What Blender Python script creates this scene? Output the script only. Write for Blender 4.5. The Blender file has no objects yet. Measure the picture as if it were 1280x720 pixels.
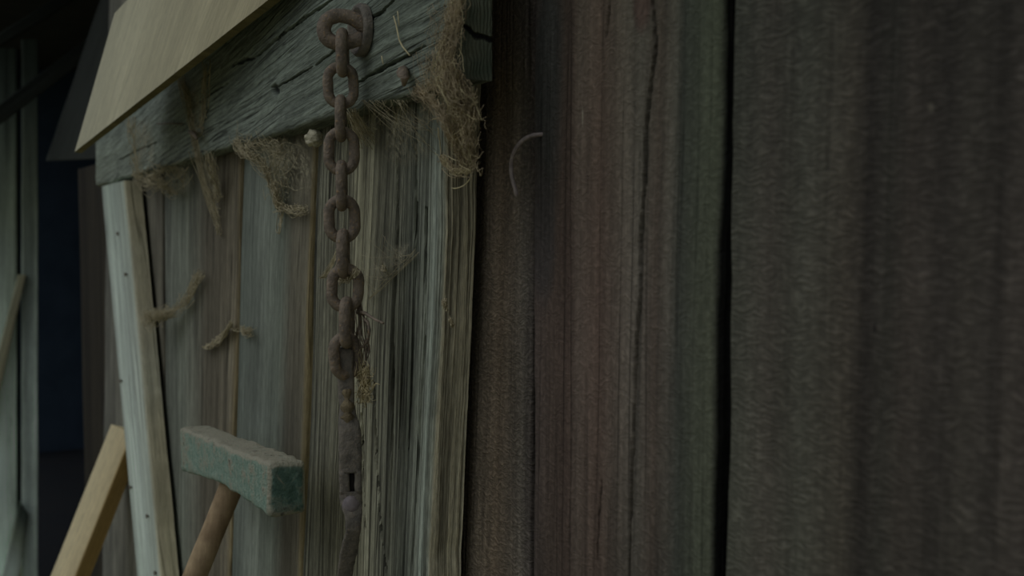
import bpy, math, random
import numpy as np
from mathutils import Vector, noise, Matrix
random.seed(7)
S = bpy.context.scene
C = S.collection

# ------------------------------------------------------------------ camera
FPX = 1500.0
D = 0.36                      # distance from the camera to the face of the door planks
CZ = 1.35
YAW = math.radians(26.9)      # angle between the view axis and the wall
PITCH = math.radians(-3.4)
CAM = Vector((0, -D, CZ))
fh = Vector((-math.cos(YAW), math.sin(YAW), 0))
FWD = Vector((fh.x*math.cos(PITCH), fh.y*math.cos(PITCH), math.sin(PITCH)))
RGT = Vector((math.sin(YAW), math.cos(YAW), 0))
UPV = RGT.cross(FWD)

def ray(px, py):
    return FWD + RGT*((px-640)/FPX) + UPV*((360-py)/FPX)
def P(px, py, w=0.0):
    """point of the plane that lies w in front of the door face"""
    r = ray(px, py); k = (-w - CAM.y)/r.y
    return CAM + r*k
def PX(px, py, X):
    r = ray(px, py); k = (X-CAM.x)/r.x
    return CAM + r*k
def zdepth(p): return (Vector(p)-CAM).dot(FWD)

cd = bpy.data.cameras.new('camera'); cam = bpy.data.objects.new('camera', cd); C.objects.link(cam)
cd.sensor_width = 36; cd.lens = FPX/1280*36
cam.location = CAM
cam.rotation_euler = FWD.to_track_quat('-Z', 'Y').to_euler()
cd.clip_start = 0.01
cd.dof.use_dof = True
cd.dof.aperture_fstop = 9.0
cd.dof.focus_distance = zdepth(P(450, 330, 0.02))
S.camera = cam
S.view_settings.view_transform = 'Standard'
S.view_settings.look = 'None'

# ------------------------------------------------------------------ light
w = bpy.data.worlds.new('overcast'); S.world = w; w.use_nodes = True
nt = w.node_tree
bg = nt.nodes['Background']
tc = nt.nodes.new('ShaderNodeTexCoord'); sp = nt.nodes.new('ShaderNodeSeparateXYZ')
rp = nt.nodes.new('ShaderNodeValToRGB')
nt.links.new(tc.outputs['Generated'], sp.inputs[0])
mr = nt.nodes.new('ShaderNodeMapRange'); mr.inputs[1].default_value = -1; mr.inputs[2].default_value = 1
nt.links.new(sp.outputs[2], mr.inputs[0]); nt.links.new(mr.outputs[0], rp.inputs[0])
rp.color_ramp.elements[0].position = 0.45; rp.color_ramp.elements[0].color = (0.14, 0.16, 0.13, 1)
rp.color_ramp.elements[1].position = 0.62; rp.color_ramp.elements[1].color = (0.95, 1.0, 1.10, 1)
nt.links.new(rp.outputs[0], bg.inputs[0]); bg.inputs[1].default_value = 0.29
sd = bpy.data.lights.new('soft_sky_light', 'SUN'); sun = bpy.data.objects.new('soft_sky_light', sd); C.objects.link(sun)
sd.energy = 0.36; sd.angle = math.radians(36); sd.color = (0.97, 1.0, 1.06)
sun.location = (-2, -3, 4)
sun.rotation_euler = Vector((0.05, 0.72, -0.85)).to_track_quat('-Z', 'Y').to_euler()

# ------------------------------------------------------------------ materials
K = 0.22
def lin(v):
    v /= 255.0
    return v/12.92 if v <= 0.04045 else ((v+0.055)/1.055)**2.4
def col(c, m=1.0):
    v = [lin(x)/K*m for x in c]; q = min(1.0, 0.86/max(v))
    return tuple(x*q for x in v) + (1,)

class G:
    def __init__(s, name, rough=0.9):
        s.m = bpy.data.materials.new(name); s.m.use_nodes = True
        s.t = s.m.node_tree; s.b = s.t.nodes['Principled BSDF']
        s.b.inputs['Roughness'].default_value = rough
        s.b.inputs['Specular IOR Level'].default_value = 0.25
    def n(s, typ, **kw):
        x = s.t.nodes.new(typ)
        for k, v in kw.items(): setattr(x, k, v)
        return x
    def put(s, inp, v):
        if isinstance(v, bpy.types.NodeSocket): s.t.links.new(v, inp)
        else: inp.default_value = v
    def math(s, op, a, b=0.0, c=None, clamp=False):
        x = s.n('ShaderNodeMath', operation=op, use_clamp=clamp)
        s.put(x.inputs[0], a); s.put(x.inputs[1], b)
        if c is not None: s.put(x.inputs[2], c)
        return x.outputs[0]
    def comb(s, a, b, c=0.0):
        x = s.n('ShaderNodeCombineXYZ')
        for i, v in enumerate((a, b, c)): s.put(x.inputs[i], v)
        return x.outputs[0]
    def noise(s, vec, scale=1.0, detail=3.0, rough=0.55, dist=0.0):
        x = s.n('ShaderNodeTexNoise')
        s.put(x.inputs['Vector'], vec); x.inputs['Scale'].default_value = scale
        x.inputs['Detail'].default_value = detail; x.inputs['Roughness'].default_value = rough
        x.inputs['Distortion'].default_value = dist
        return x.outputs[0]
    def rng(s, v, a, b, c=0.0, d=1.0, smooth=False):
        x = s.n('ShaderNodeMapRange', interpolation_type='SMOOTHSTEP' if smooth else 'LINEAR')
        s.put(x.inputs[0], v)
        for i, q in enumerate((a, b, c, d)): x.inputs[i+1].default_value = q
        return x.outputs[0]
    def mix(s, f, a, b, mode='MIX'):
        x = s.n('ShaderNodeMix', data_type='RGBA', blend_type=mode)
        s.put(x.inputs[0], f); s.put(x.inputs[6], a); s.put(x.inputs[7], b)
        return x.outputs[2]
    def ramp(s, f, stops, interp='LINEAR'):
        x = s.n('ShaderNodeValToRGB'); r = x.color_ramp; r.interpolation = interp
        while len(r.elements) < len(stops): r.elements.new(0.5)
        for e, (p, c) in zip(r.elements, stops): e.position = p; e.color = c
        s.put(x.inputs[0], f)
        return x.outputs[0]
    def uv(s, name):
        x = s.n('ShaderNodeUVMap', uv_map=name); y = s.n('ShaderNodeSeparateXYZ')
        s.t.links.new(x.outputs[0], y.inputs[0]); return y.outputs[0], y.outputs[1]
    def scale(s, c, f):      # colour times value
        x = s.n('ShaderNodeVectorMath', operation='SCALE')
        s.put(x.inputs[0], c); s.put(x.inputs['Scale'], f); return x.outputs[0]
    def bump(s, h, dist, strength=1.0, normal=None):
        x = s.n('ShaderNodeBump'); x.inputs['Distance'].default_value = dist
        x.inputs['Strength'].default_value = strength
        s.put(x.inputs['Height'], h)
        if normal is not None: s.put(x.inputs['Normal'], normal)
        return x.outputs[0]

def wood(name, stops, F=(130, 2.2), M=(26, 0.9), fib=0.5, med=0.5, crackamt=0.5, fuzz=0.0, fz=(70, 420),
         dist=0.0022, seed=0.0, warp=0.012, shear=0.0, spots=(), vert=None, blotch=0.35, stopmask=0.02, speck=0.25, crackw=0.035):
    """weathered timber; stops = [(u across the board, sRGB)...]"""
    g = G(name)
    s0, t = g.uv('metre'); u, v = g.uv('unit')
    if shear: s0 = g.math('ADD', s0, g.math('MULTIPLY', t, shear))
    wn = g.noise(g.comb(g.math('MULTIPLY', s0, 7.0), g.math('MULTIPLY', t, 2.2), seed), detail=2)
    sW = g.math('ADD', s0, g.math('MULTIPLY', g.math('SUBTRACT', wn, 0.5), warp))
    nF = g.noise(g.comb(g.math('MULTIPLY', sW, F[0]), g.math('MULTIPLY', t, F[1]), seed+3.1), detail=5, rough=0.68)
    nM = g.noise(g.comb(g.math('MULTIPLY', sW, M[0]), g.math('MULTIPLY', t, M[1]), seed+9.7), detail=4, rough=0.6)
    nB = g.noise(g.comb(g.math('MULTIPLY', s0, 9.0), g.math('MULTIPLY', t, 5.0), seed+1.3), detail=5, rough=0.6)
    uu = g.math('ADD', u, g.math('MULTIPLY', g.math('SUBTRACT', wn, 0.5), stopmask*4))
    c = g.ramp(uu, [(p, col(q)) for p, q in stops])
    lum = g.math('ADD', 1.0, g.math('MULTIPLY', g.math('SUBTRACT', nM, 0.5), med*4.0))
    lum = g.math('MULTIPLY', lum, g.math('ADD', 1.0, g.math('MULTIPLY', g.math('SUBTRACT', nF, 0.5), fib*4.0)))
    lum = g.math('MULTIPLY', lum, g.math('ADD', 1.0, g.math('MULTIPLY', g.math('SUBTRACT', nB, 0.5), blotch*3.0)))
    nS = g.noise(g.comb(g.math('MULTIPLY', sW, 420.0), g.math('MULTIPLY', t, 60.0), seed+5.5), detail=3, rough=0.7)
    lum = g.math('MULTIPLY', lum, g.math('ADD', 1.0, g.math('MULTIPLY', g.math('SUBTRACT', nS, 0.5), speck*3.0)))
    lum = g.math('MAXIMUM', lum, 0.12)
    # long open checks in the grain
    nC = g.noise(g.comb(g.math('MULTIPLY', sW, F[0]*0.55), g.math('MULTIPLY', t, F[1]*0.45), seed+21.0), detail=2, rough=0.4)
    ridge = g.rng(g.math('ABSOLUTE', g.math('SUBTRACT', nC, 0.5)), 0.0, crackw, 1.0, 0.0, smooth=True)
    gate = g.rng(nB, 0.42, 0.6, 0.15 if crackw < .05 else 0.6, 1.0)
    ridge = g.math('MULTIPLY', ridge, gate)
    lum = g.math('MULTIPLY', lum, g.math('SUBTRACT', 1.0, g.math('MULTIPLY', ridge, crackamt)))
    at = g.n('ShaderNodeAttribute', attribute_name='crack').outputs['Fac']
    lum = g.math('MULTIPLY', lum, g.math('SUBTRACT', 1.0, g.math('MULTIPLY', at, 0.8)))
    h = g.math('ADD', g.math('ADD', g.math('MULTIPLY', nF, 0.8), g.math('MULTIPLY', nM, 0.5)), g.math('MULTIPLY', nS, 0.35))
    h = g.math('SUBTRACT', h, g.math('MULTIPLY', ridge, 0.5))
    if fuzz:
        wz = g.noise(g.comb(g.math('MULTIPLY', s0, 60.0), g.math('MULTIPLY', t, 60.0), seed), detail=2)
        tz = g.math('ADD', g.math('MULTIPLY', t, fz[1]), g.math('MULTIPLY', wz, 6.0))
        nZ = g.noise(g.comb(g.math('MULTIPLY', s0, fz[0]), tz, seed+2), detail=3, rough=0.6)
        h = g.math('ADD', h, g.math('MULTIPLY', nZ, fuzz*1.3))
        zl = g.rng(nZ, 0.45, 0.75, 1.0-0.25*fuzz, 1.0+0.75*fuzz)
        lum = g.math('MULTIPLY', lum, zl)
    c = g.scale(c, lum)
    for (su, sv, ru, rv, sc) in spots:      # knots and stains, in unit coordinates
        dx = g.math('DIVIDE', g.math('SUBTRACT', u, su), ru); dy = g.math('DIVIDE', g.math('SUBTRACT', v, sv), rv)
        d2 = g.math('ADD', g.math('MULTIPLY', dx, dx), g.math('MULTIPLY', dy, dy))
        d2 = g.math('ADD', d2, g.math('MULTIPLY', g.math('SUBTRACT', nB, 0.5), 1.5))
        f = g.rng(d2, 0.2, 1.2, 0.9, 0.0, smooth=True)
        c = g.mix(f, c, g.scale(c, 1.0) if sc is None else g.scale(g.mix(0.0, col(sc), col(sc)), g.math('MULTIPLY', lum, 1.0)))
    if vert:                                # tone along the length; on the far boards, painted eave shade
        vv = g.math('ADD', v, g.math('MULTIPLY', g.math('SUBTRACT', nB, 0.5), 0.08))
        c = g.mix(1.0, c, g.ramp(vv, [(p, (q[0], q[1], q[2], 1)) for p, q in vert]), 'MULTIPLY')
    g.put(g.b.inputs['Base Color'], c)
    g.put(g.b.inputs['Normal'], g.bump(h, dist))
    return g.m

def simple(name, c1, c2, scale=60, rough=0.85, bump=0.0008, metallic=0.0, detail=5, c3=None):
    g = G(name, rough)
    tcn = g.n('ShaderNodeTexCoord').outputs['Object']
    a = g.noise(tcn, scale, detail, 0.65)
    b = g.noise(tcn, scale*4, 4, 0.6)
    c = g.mix(g.rng(a, 0.35, 0.65), col(c1), col(c2))
    if c3: c = g.mix(g.rng(b, 0.58, 0.68), c, col(c3))
    g.put(g.b.inputs['Base Color'], c)
    g.b.inputs['Metallic'].default_value = metallic
    g.put(g.b.inputs['Normal'], g.bump(g.math('ADD', a, g.math('MULTIPLY', b, 0.5)), bump))
    return g.m

# ------------------------------------------------------------------ object helpers
def tag(o, label=None, cat=None, group=None, kind=None):
    if label: o['label'] = label
    if cat: o['category'] = cat
    if group: o['group'] = group
    if kind: o['kind'] = kind
    return o
def link(name, me, parent=None, mats=()):
    o = bpy.data.objects.new(name, me); C.objects.link(o)
    for m in mats: me.materials.append(m)
    if parent:
        o.parent = parent
        o.matrix_parent_inverse = Matrix.Translation(-parent.location)
    return o
def empty(name, loc):
    o = bpy.data.objects.new(name, None); C.objects.link(o); o.location = loc; o.empty_display_size = 0.05
    return o
def recentre(o):
    me = o.data
    co = np.empty(len(me.vertices)*3, 'f'); me.vertices.foreach_get('co', co); co = co.reshape(-1, 3)
    lo = co.min(0); hi = co.max(0)
    c = np.array([(lo[0]+hi[0])/2, (lo[1]+hi[1])/2, lo[2]], 'f')
    me.vertices.foreach_set('co', (co-c).ravel()); me.update()
    if o.parent is None: o.location = Vector(c.tolist())
    else: o.location = Vector(c.tolist())
    return o

def seg_dist(p, a, b):
    ab = b-a; L = ab.length_squared
    k = max(0.0, min(1.0, (p-a).dot(ab)/L)) if L else 0
    return (p-(a+ab*k)).length, k

def plank(name, bl, br, tr, tl, th, mats, parent=None, ext=(0, 0), nu=40, nv=60, rad=0.003, bow=0.0, rough=0.0015,
          wob=0.0015, cracks=(), seed=0, cap_uv=0.0, grain=0.0006, gf=90.0, arris=None, endwob=0.0):
    """A sawn board. bl/br/tr/tl: corners of its front face (world); th: thickness; ext: lengths it runs on past
    the bottom and the top; cracks: lists of (world polyline, half width, depth)."""
    bl, br, tr, tl = map(Vector, (bl, br, tr, tl))
    n = (br-bl).cross(tl-bl).normalized()
    L = ((tl-bl).length+(tr-br).length)/2
    W = ((br-bl).length+(tr-tl).length)/2
    def lerp_pt(u, v):
        a = bl.lerp(br, u); b = tl.lerp(tr, u); return a+(b-a)*v
    vs = []
    if ext[0] > 0: vs += [-ext[0]/L + i*(ext[0]/L)/14 for i in range(14)]
    vs += [i/nv for i in range(nv+1)]
    if ext[1] > 0: vs += [1+(i+1)*(ext[1]/L)/10 for i in range(10)]
    # cross-section: (u, depth) going left back -> left front -> across -> right front -> right back
    prof = [(0.0, th, 0.0)]
    ns = 5
    r2 = rad
    prof += [(0.0, th*(1-k/ns)+r2*(k/ns), -1) for k in range(1, ns)]
    ru = r2/W
    for k in range(4):
        a = k/3*math.pi/2
        prof.append((ru*(1-math.sin(a)), r2*(1-math.cos(a)) if False else r2*(1-math.sin(a)), 1))
    prof[-4:] = [(ru*(1-math.cos(k/3*math.pi/2)), r2*(1-math.sin(k/3*math.pi/2)), 1) for k in range(4)]
    prof += [(ru+(1-2*ru)*k/nu, 0.0, 1) for k in range(1, nu)]
    prof += [(1-ru*(1-math.sin(k/3*math.pi/2)) if False else 1-ru+ru*math.sin(k/3*math.pi/2), r2*(1-math.cos(k/3*math.pi/2)), 1) for k in range(4)]
    prof += [(1.0, r2+(th-r2)*k/ns, -1) for k in range(1, ns)]
    prof.append((1.0, th, 0.0))
    np_ = len(prof)
    # running perimeter for the texture
    per = [0.0]
    for k in range(1, np_):
        per.append(per[-1]+math.hypot((prof[k][0]-prof[k-1][0])*W, prof[k][1]-prof[k-1][1]))
    co = []; crk = []; uvm = []; uvu = []
    cr = []
    for pts, hw, dp in cracks:
        cr.append(([Vector(p) for p in pts], hw, dp))
    so = seed*3.77
    for j, v in enumerate(vs):
        for k, (u, d, kind) in enumerate(prof):
            dv = endwob*(noise.noise(Vector((u*W*40, so, 2)))+0.5*noise.noise(Vector((u*W*140, so, 5))))/L if endwob and v in (vs[0], vs[-1]) else 0
            p = lerp_pt(u, v+dv)
            s_ = u*W; t_ = v*L
            sideness = 1.0 if u < 0.5 else -1.0
            e = wob*noise.noise(Vector((so+(0 if u < .5 else 50), t_*9, 1.0))) + wob*0.5*noise.noise(Vector((so+7+(0 if u < .5 else 50), t_*45, 1.0)))
            edgew = max(0.0, 1-min(u, 1-u)*W/0.012)
            p = p + (br-bl).normalized()*e*edgew
            h = -d
            c_ = 0.0
            if kind != 0:
                wv = 0.006*noise.noise(Vector((s_*7, t_*2.2, so)))
                q = Vector(((s_+wv)*gf, t_*2.0, so + d*gf))
                h += grain*(noise.noise(q)+0.6*noise.noise(q*2.3)) + rough*noise.noise(Vector((s_*14, t_*5, so)))
                h += bow*(0.25-(u-0.5)**2)*4 if kind == 1 else 0
                for pts, hw, dp in cr:
                    best = 9.0; kk = 0
                    pj = p + Vector((0, 0, 0.0012*noise.noise(Vector((t_*60, s_*60, so)))))
                    for a in range(len(pts)-1):
                        dd, kt = seg_dist(pj, pts[a], pts[a+1])
                        if dd < best: best = dd; kk = (a+kt)/(len(pts)-1)
                    hwl = hw*(0.35+0.65*math.sin(math.pi*min(1, max(0, 0.08+0.9*kk))))*(1+0.5*noise.noise(Vector((t_*40, so, 3))))
                    if best < hwl*2.2:
                        f = max(0.0, 1-best/(hwl*2.2)); f = min(1, f*1.8)
                        h -= dp*f; c_ = max(c_, f)
            co.append(p + n*h); crk.append(c_)
            uvm.append((per[k]+seed*1.7, t_+seed*0.9)); uvu.append((min(1, max(0, per[k]-th)/W), v))
    faces = []; mi = []
    for j in range(len(vs)-1):
        for k in range(np_-1):
            a = j*np_+k
            faces.append((a, a+1, a+1+np_, a+np_)); mi.append(0)
        faces.append((j*np_+np_-1, j*np_, j*np_+np_, j*np_+2*np_-1)); mi.append(0)
    capi = len(faces)
    nv_all = len(vs)
    # end caps as strips from the front outline to the back edge, so that grain and cracks show
    base = len(co)
    capuv = {}
    def cap(j, flip):
        rows = 6
        idx = []
        for r in range(rows+1):
            row = []
            for k in range(np_):
                u = prof[k][0]
                pf = co[j*np_+k]
                pb = lerp_pt(u, vs[j]) - n*th
                if r == 0: row.append(j*np_+k); continue
                q = pf.lerp(pb, r/rows)
                co.append(q); crk.append(crk[j*np_+k]*(1-r/rows)); i = len(co)-1; row.append(i)
            idx.append(row)
        for r in range(rows):
            for k in range(np_-1):
                f = (idx[r][k], idx[r][k+1], idx[r+1][k+1], idx[r+1][k])
                if flip: f = f[::-1]
                faces.append(f); mi.append(1 if len(mats) > 1 else 0)
                capuv[len(faces)-1] = [(prof[q][0]*W, rr/rows*th) for (rr, q) in (((r, k), (r, k+1), (r+1, k+1), (r+1, k)) if not flip else ((r+1, k), (r+1, k+1), (r, k+1), (r, k)))]
    cap(0, True); cap(nv_all-1, False)
    me = bpy.data.meshes.new(name)
    me.from_pydata([tuple(c) for c in co], [], faces)
    l1 = me.uv_layers.new(name='metre'); l2 = me.uv_layers.new(name='unit')
    A = np.zeros((len(me.loops), 2), 'f'); B = np.zeros((len(me.loops), 2), 'f')
    li = 0
    for fi, f in enumerate(faces):
        if fi in capuv:
            for q, c in enumerate(capuv[fi]): A[li] = (c[0], c[1]); B[li] = (c[0]/W, c[1]/th); li += 1
        else:
            for vi in f: A[li] = uvm[vi]; B[li] = uvu[vi]; li += 1
    l1.data.foreach_set('uv', A.ravel()); l2.data.foreach_set('uv', B.ravel())
    at = me.attributes.new('crack', 'FLOAT', 'POINT'); at.data.foreach_set('value', np.array(crk, 'f'))
    me.polygons.foreach_set('material_index', mi)
    me.polygons.foreach_set('use_smooth', [True]*len(faces))
    me.set_sharp_from_angle(angle=math.radians(50))
    me.update()
    return recentre_child(link(name, me, None, mats), parent)

def recentre_child(o, parent):
    recentre(o)
    if parent:
        o.parent = parent
        pw = Vector(parent.location)
        if parent.parent: pw = pw + Vector(parent.parent.location)
        o.location = Vector(o.location) - pw
    return o

def tube_mesh(paths, sides=8, closed=False):
    """paths: list of (points, radii)"""
    V = []; F = []
    for pts, rads in paths:
        pts = [Vector(p) for p in pts]; n = len(pts)
        if not hasattr(rads, '__len__'): rads = [rads]*n
        up = None; base = len(V)
        for i, p in enumerate(pts):
            a = pts[i-1] if (i > 0 or closed) else pts[i]
            b = pts[(i+1) % n] if (i < n-1 or closed) else pts[i]
            t = (b-a).normalized() if (b-a).length > 1e-9 else Vector((0, 0, 1))
            if up is None: up = t.orthogonal().normalized()
            up = (up - t*up.dot(t)); up = up.normalized() if up.length > 1e-6 else t.orthogonal().normalized()
            bi = t.cross(up)
            for k in range(sides):
                an = 2*math.pi*k/sides
                V.append(p+(up*math.cos(an)+bi*math.sin(an))*rads[i])
        m = n if closed else n-1
        for i in range(m):
            for k in range(sides):
                a = base+i*sides+k; b = base+i*sides+(k+1) % sides
                j = (i+1) % n
                F.append((a, b, base+j*sides+(k+1) % sides, base+j*sides+k))
        if not closed:
            F.append(tuple(base+k for k in range(sides))[::-1]); F.append(tuple(base+(n-1)*sides+k for k in range(sides)))
    me = bpy.data.meshes.new('m'); me.from_pydata([tuple(v) for v in V], [], F)
    me.polygons.foreach_set('use_smooth', [True]*len(F)); me.update()
    return me

def rename(o, n): o.name = n; o.data.name = n; return o

# ------------------------------------------------------------------ materials in use
def us(px0, px1, w, stops, py=400):
    a = P(px0, py, w).x; b = P(px1, py, w).x
    return [(max(0, min(1, (P(px, py, w).x-a)/(b-a))), c) for px, c in stops]

WA = -0.040     # face of the wall boards behind the door
wallA = wood('rough_red_board', us(545, 668, WA, [(545, (50, 44, 36)), (600, (66, 60, 50)), (625, (62, 54, 43)), (655, (57, 53, 46)), (668, (44, 40, 36))]),
             F=(90, 4), M=(30, 1.2), fib=.25, med=.35, fuzz=0.9, seed=1.0, crackamt=.2, dist=.0022, fz=(170, 420))
WB = -0.036
wallB = wood('red_brown_board', us(666, 905, WB, [(666, (44, 38, 34)), (690, (50, 42, 36)), (712, (50, 41, 35)), (722, (60, 52, 45)), (748, (57, 47, 40)), (775, (57, 51, 44)), (800, (60, 56, 49)), (822, (56, 49, 42)), (842, (58, 55, 48)), (853, (45, 46, 40)), (880, (51, 53, 43)), (897, (52, 54, 43)), (901, (40, 41, 33)), (905, (14, 14, 12))]),  # last stops darken the right side: gap shade put into the colour
             F=(120, 3), M=(34, 1.0), fib=.28, med=.35, fuzz=.5, seed=2.0, crackamt=.35, stopmask=.008, fz=(160, 330),
             vert=[(0, (.85, .87, .86)), (.45, (1, 1, 1)), (1, (.9, .96, .9))],
             spots=[(.62, 0.985, .05, .055, (54, 42, 37)), (us(666, 905, WB, [(726, 0)])[0][0], .81, .005, .022, (86, 80, 70)), (.09, .86, .12, .3, (33, 33, 31)), (.06, .6, .10, .15, (38, 35, 33))])
WC = -0.030
SC = lambda px: us(913, 1420, WC, [(px, 0)])[0][0]
wallC = wood('rough_grey_brown_board', us(913, 1420, WC, [(913, (46, 46, 39)), (960, (48, 45, 39)), (1000, (50, 49, 42)), (1060, (51, 47, 40)), (1085, (38, 35, 31)), (1110, (40, 38, 33)), (1135, (44, 40, 35)), (1180, (38, 35, 31)), (1210, (42, 39, 34)), (1250, (38, 35, 31)), (1265, (48, 44, 39)), (1300, (40, 36, 32)), (1420, (42, 38, 34))]),
             F=(70, 3), M=(24, .8), fib=.18, med=.3, fuzz=.85, fz=(110, 560), seed=4.0, spots=[(SC(1095), .43, .006, .012, (18, 16, 14)), (SC(1158), .815, .008, .01, (62, 58, 50))], crackamt=.15, stopmask=.01, dist=.0016,
             vert=[(0, (1.0, 1.02, 1.0)), (.5, (1, 1, 1)), (1, (.75, .78, .78))])
doorM = [
    wood('door_board_dim', [(0, (58, 58, 52)), (.5, (70, 69, 60)), (1, (54, 52, 44))], F=(110, 6), M=(30, 3), seed=11., speck=.4, crackamt=.6),
    wood('door_board_brown', [(0, (54, 56, 50)), (.3, (74, 77, 68)), (.62, (56, 53, 44)), (.95, (64, 60, 49)), (1, (78, 70, 50))], F=(120, 6), M=(34, 3.2), seed=12.3, speck=.4, crackamt=.6),
    wood('door_board_green_grey', [(0, (56, 60, 54)), (.35, (75, 79, 71)), (.62, (70, 74, 65)), (.75, (56, 54, 45)), (.95, (64, 61, 50)), (1, (80, 72, 50))], F=(120, 5), M=(30, 2.8), seed=13.1, speck=.4, crackamt=.35, fib=.3, med=.25),
    wood('door_board_cracked', [(0, (64, 64, 54)), (.25, (76, 75, 62)), (.45, (86, 84, 68)), (.7, (76, 76, 64)), (.84, (62, 64, 55)), (.92, (80, 83, 73)), (.965, (92, 97, 87)), (.99, (96, 99, 87)), (1, (122, 117, 97))], F=(330, 4.0), M=(60, 2.0), seed=14.6, speck=.5, crackamt=.85, crackw=.075, fib=.6, dist=.004, stopmask=.004),
]
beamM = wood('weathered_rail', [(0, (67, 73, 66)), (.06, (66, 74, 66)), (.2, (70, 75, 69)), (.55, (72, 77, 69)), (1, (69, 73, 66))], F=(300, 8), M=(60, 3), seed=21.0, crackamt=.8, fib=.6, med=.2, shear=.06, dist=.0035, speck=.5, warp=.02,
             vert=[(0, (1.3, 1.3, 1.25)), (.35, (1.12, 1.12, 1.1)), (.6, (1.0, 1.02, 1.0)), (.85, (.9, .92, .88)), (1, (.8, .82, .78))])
def endgrain():
    g = G('end_grain_green')
    s, t = g.uv('metre'); u, v = g.uv('unit')
    a = g.noise(g.comb(g.math('MULTIPLY', s, 60), g.math('MULTIPLY', t, 60)), detail=5)
    wv = g.n('ShaderNodeTexWave', wave_type='RINGS'); wv.inputs['Scale'].default_value = 120; wv.inputs['Distortion'].default_value = 6
    g.put(wv.inputs['Vector'], g.comb(g.math('ADD', s, 0.04), g.math('SUBTRACT', t, 0.03)))
    c = g.mix(g.rng(a, .35, .7), col((44, 50, 41)), col((62, 64, 52)))
    c = g.scale(c, g.rng(wv.outputs[1], 0, 1, .85, 1.1))
    cl = g.math('SUBTRACT', g.math('SUBTRACT', s, 0.104), g.math('MULTIPLY', g.math('SUBTRACT', a, .5), .012))
    cl = g.math('ADD', cl, g.math('MULTIPLY', t, -0.29))
    cf = g.rng(g.math('ABSOLUTE', cl), 0.0006, 0.0022, 1, 0, smooth=True)
    c = g.mix(cf, c, col((8, 8, 7)))
    g.put(g.b.inputs['Base Color'], c)
    h = g.math('SUBTRACT', g.math('ADD', a, g.math('MULTIPLY', wv.outputs[1], .3)), g.math('MULTIPLY', cf, 3))
    g.put(g.b.inputs['Normal'], g.bump(h, .002))
    return g.m
endM = endgrain()
braceM = wood('pale_grey_board', [(0, (104, 110, 102)), (.3, (114, 121, 112)), (.6, (106, 112, 104)), (.95, (110, 115, 105)), (1, (102, 97, 79))], F=(80, 3), M=(20, 1.6), seed=31., crackamt=.5, fib=.28, med=.22,
              vert=[(0, (1.1, 1.12, 1.1)), (.6, (1, 1, 1)), (.8, (.95, .96, .95)), (1, (.78, .8, .78))])
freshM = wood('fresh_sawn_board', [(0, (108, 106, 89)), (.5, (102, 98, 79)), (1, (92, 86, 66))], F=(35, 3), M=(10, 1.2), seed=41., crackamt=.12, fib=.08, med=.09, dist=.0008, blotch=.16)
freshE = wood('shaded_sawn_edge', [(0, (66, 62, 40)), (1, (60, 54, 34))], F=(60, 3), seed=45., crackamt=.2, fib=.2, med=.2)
fresh2M = wood('fresh_yellow_batten', [(0, (122, 114, 90)), (.9, (122, 112, 86)), (1, (100, 82, 48))], F=(60, 1.5), M=(18, .7), seed=43., crackamt=.15, fib=.14, med=.14, dist=.0008, blotch=.2)
jambM = wood('dark_brown_jamb', [(0, (20, 18, 13)), (1, (27, 24, 17))], seed=51., crackamt=.3, F=(60, 2))
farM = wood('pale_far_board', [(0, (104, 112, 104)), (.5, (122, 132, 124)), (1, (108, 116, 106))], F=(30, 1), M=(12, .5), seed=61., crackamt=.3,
            vert=[(0, (1.3, 1.3, 1.3)), (.45, (1.0, 1.0, 1.0)), (.7, (.45, .45, .38)), (.9, (.12, .13, .12)), (1, (.08, .09, .08))])  # eave shade painted into the upper part of the boards
darkM = simple('dark_old_timber', (14, 16, 15), (24, 24, 20), 8, bump=.003)
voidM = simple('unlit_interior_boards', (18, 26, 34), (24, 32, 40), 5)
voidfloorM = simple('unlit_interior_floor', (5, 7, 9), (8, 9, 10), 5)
groundM = simple('bare_soil_and_grass', (52, 56, 36), (70, 62, 46), 14, bump=.01)
rust = simple('brown_rusted_iron', (55, 50, 43), (80, 72, 61), 90, rough=.7, bump=.0018, c3=(84, 70, 51))
rust2 = simple('dark_rusted_iron', (50, 48, 43), (70, 66, 58), 110, rough=.7, bump=.0012, c3=(72, 66, 56))
nailM = simple('grey_rusted_wire', (70, 65, 62), (92, 85, 81), 200, rough=.6, bump=.0003)
webM = simple('dusty_web_fibre', (82, 77, 60), (110, 104, 84), 90, bump=0)
lintM = simple('brown_lint', (72, 65, 51), (106, 97, 76), 90, bump=0)
strawM = simple('pale_straw', (98, 92, 70), (116, 110, 84), 90, bump=0)
cocM = simple('off_white_cocoon', (96, 93, 78), (134, 130, 110), 160, bump=.002)

def veil():
    g = G('thin_web_sheet')
    tcn = g.n('ShaderNodeTexCoord').outputs['Object']
    a = g.noise(tcn, 60, 6, .7, 1.5); b = g.noise(tcn, 380, 3, .6)
    g.put(g.b.inputs['Base Color'], g.mix(a, col((74, 71, 58)), col((108, 104, 86))))
    uvx, uvy = g.uv('unit')
    ed = g.math('MULTIPLY', g.rng(g.math('MINIMUM', uvx, g.math('SUBTRACT', 1.0, uvx)), 0, .3, 0, 1, True), g.rng(g.math('MINIMUM', uvy, g.math('SUBTRACT', 1.0, uvy)), 0, .3, 0, 1, True))
    al = g.math('MULTIPLY', g.math('MULTIPLY', g.rng(a, .40, .62), g.rng(b, .36, .60, .15, 1)), g.math('MULTIPLY', ed, .85))
    g.put(g.b.inputs['Alpha'], al)
    return g.m
veilM = veil()

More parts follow.
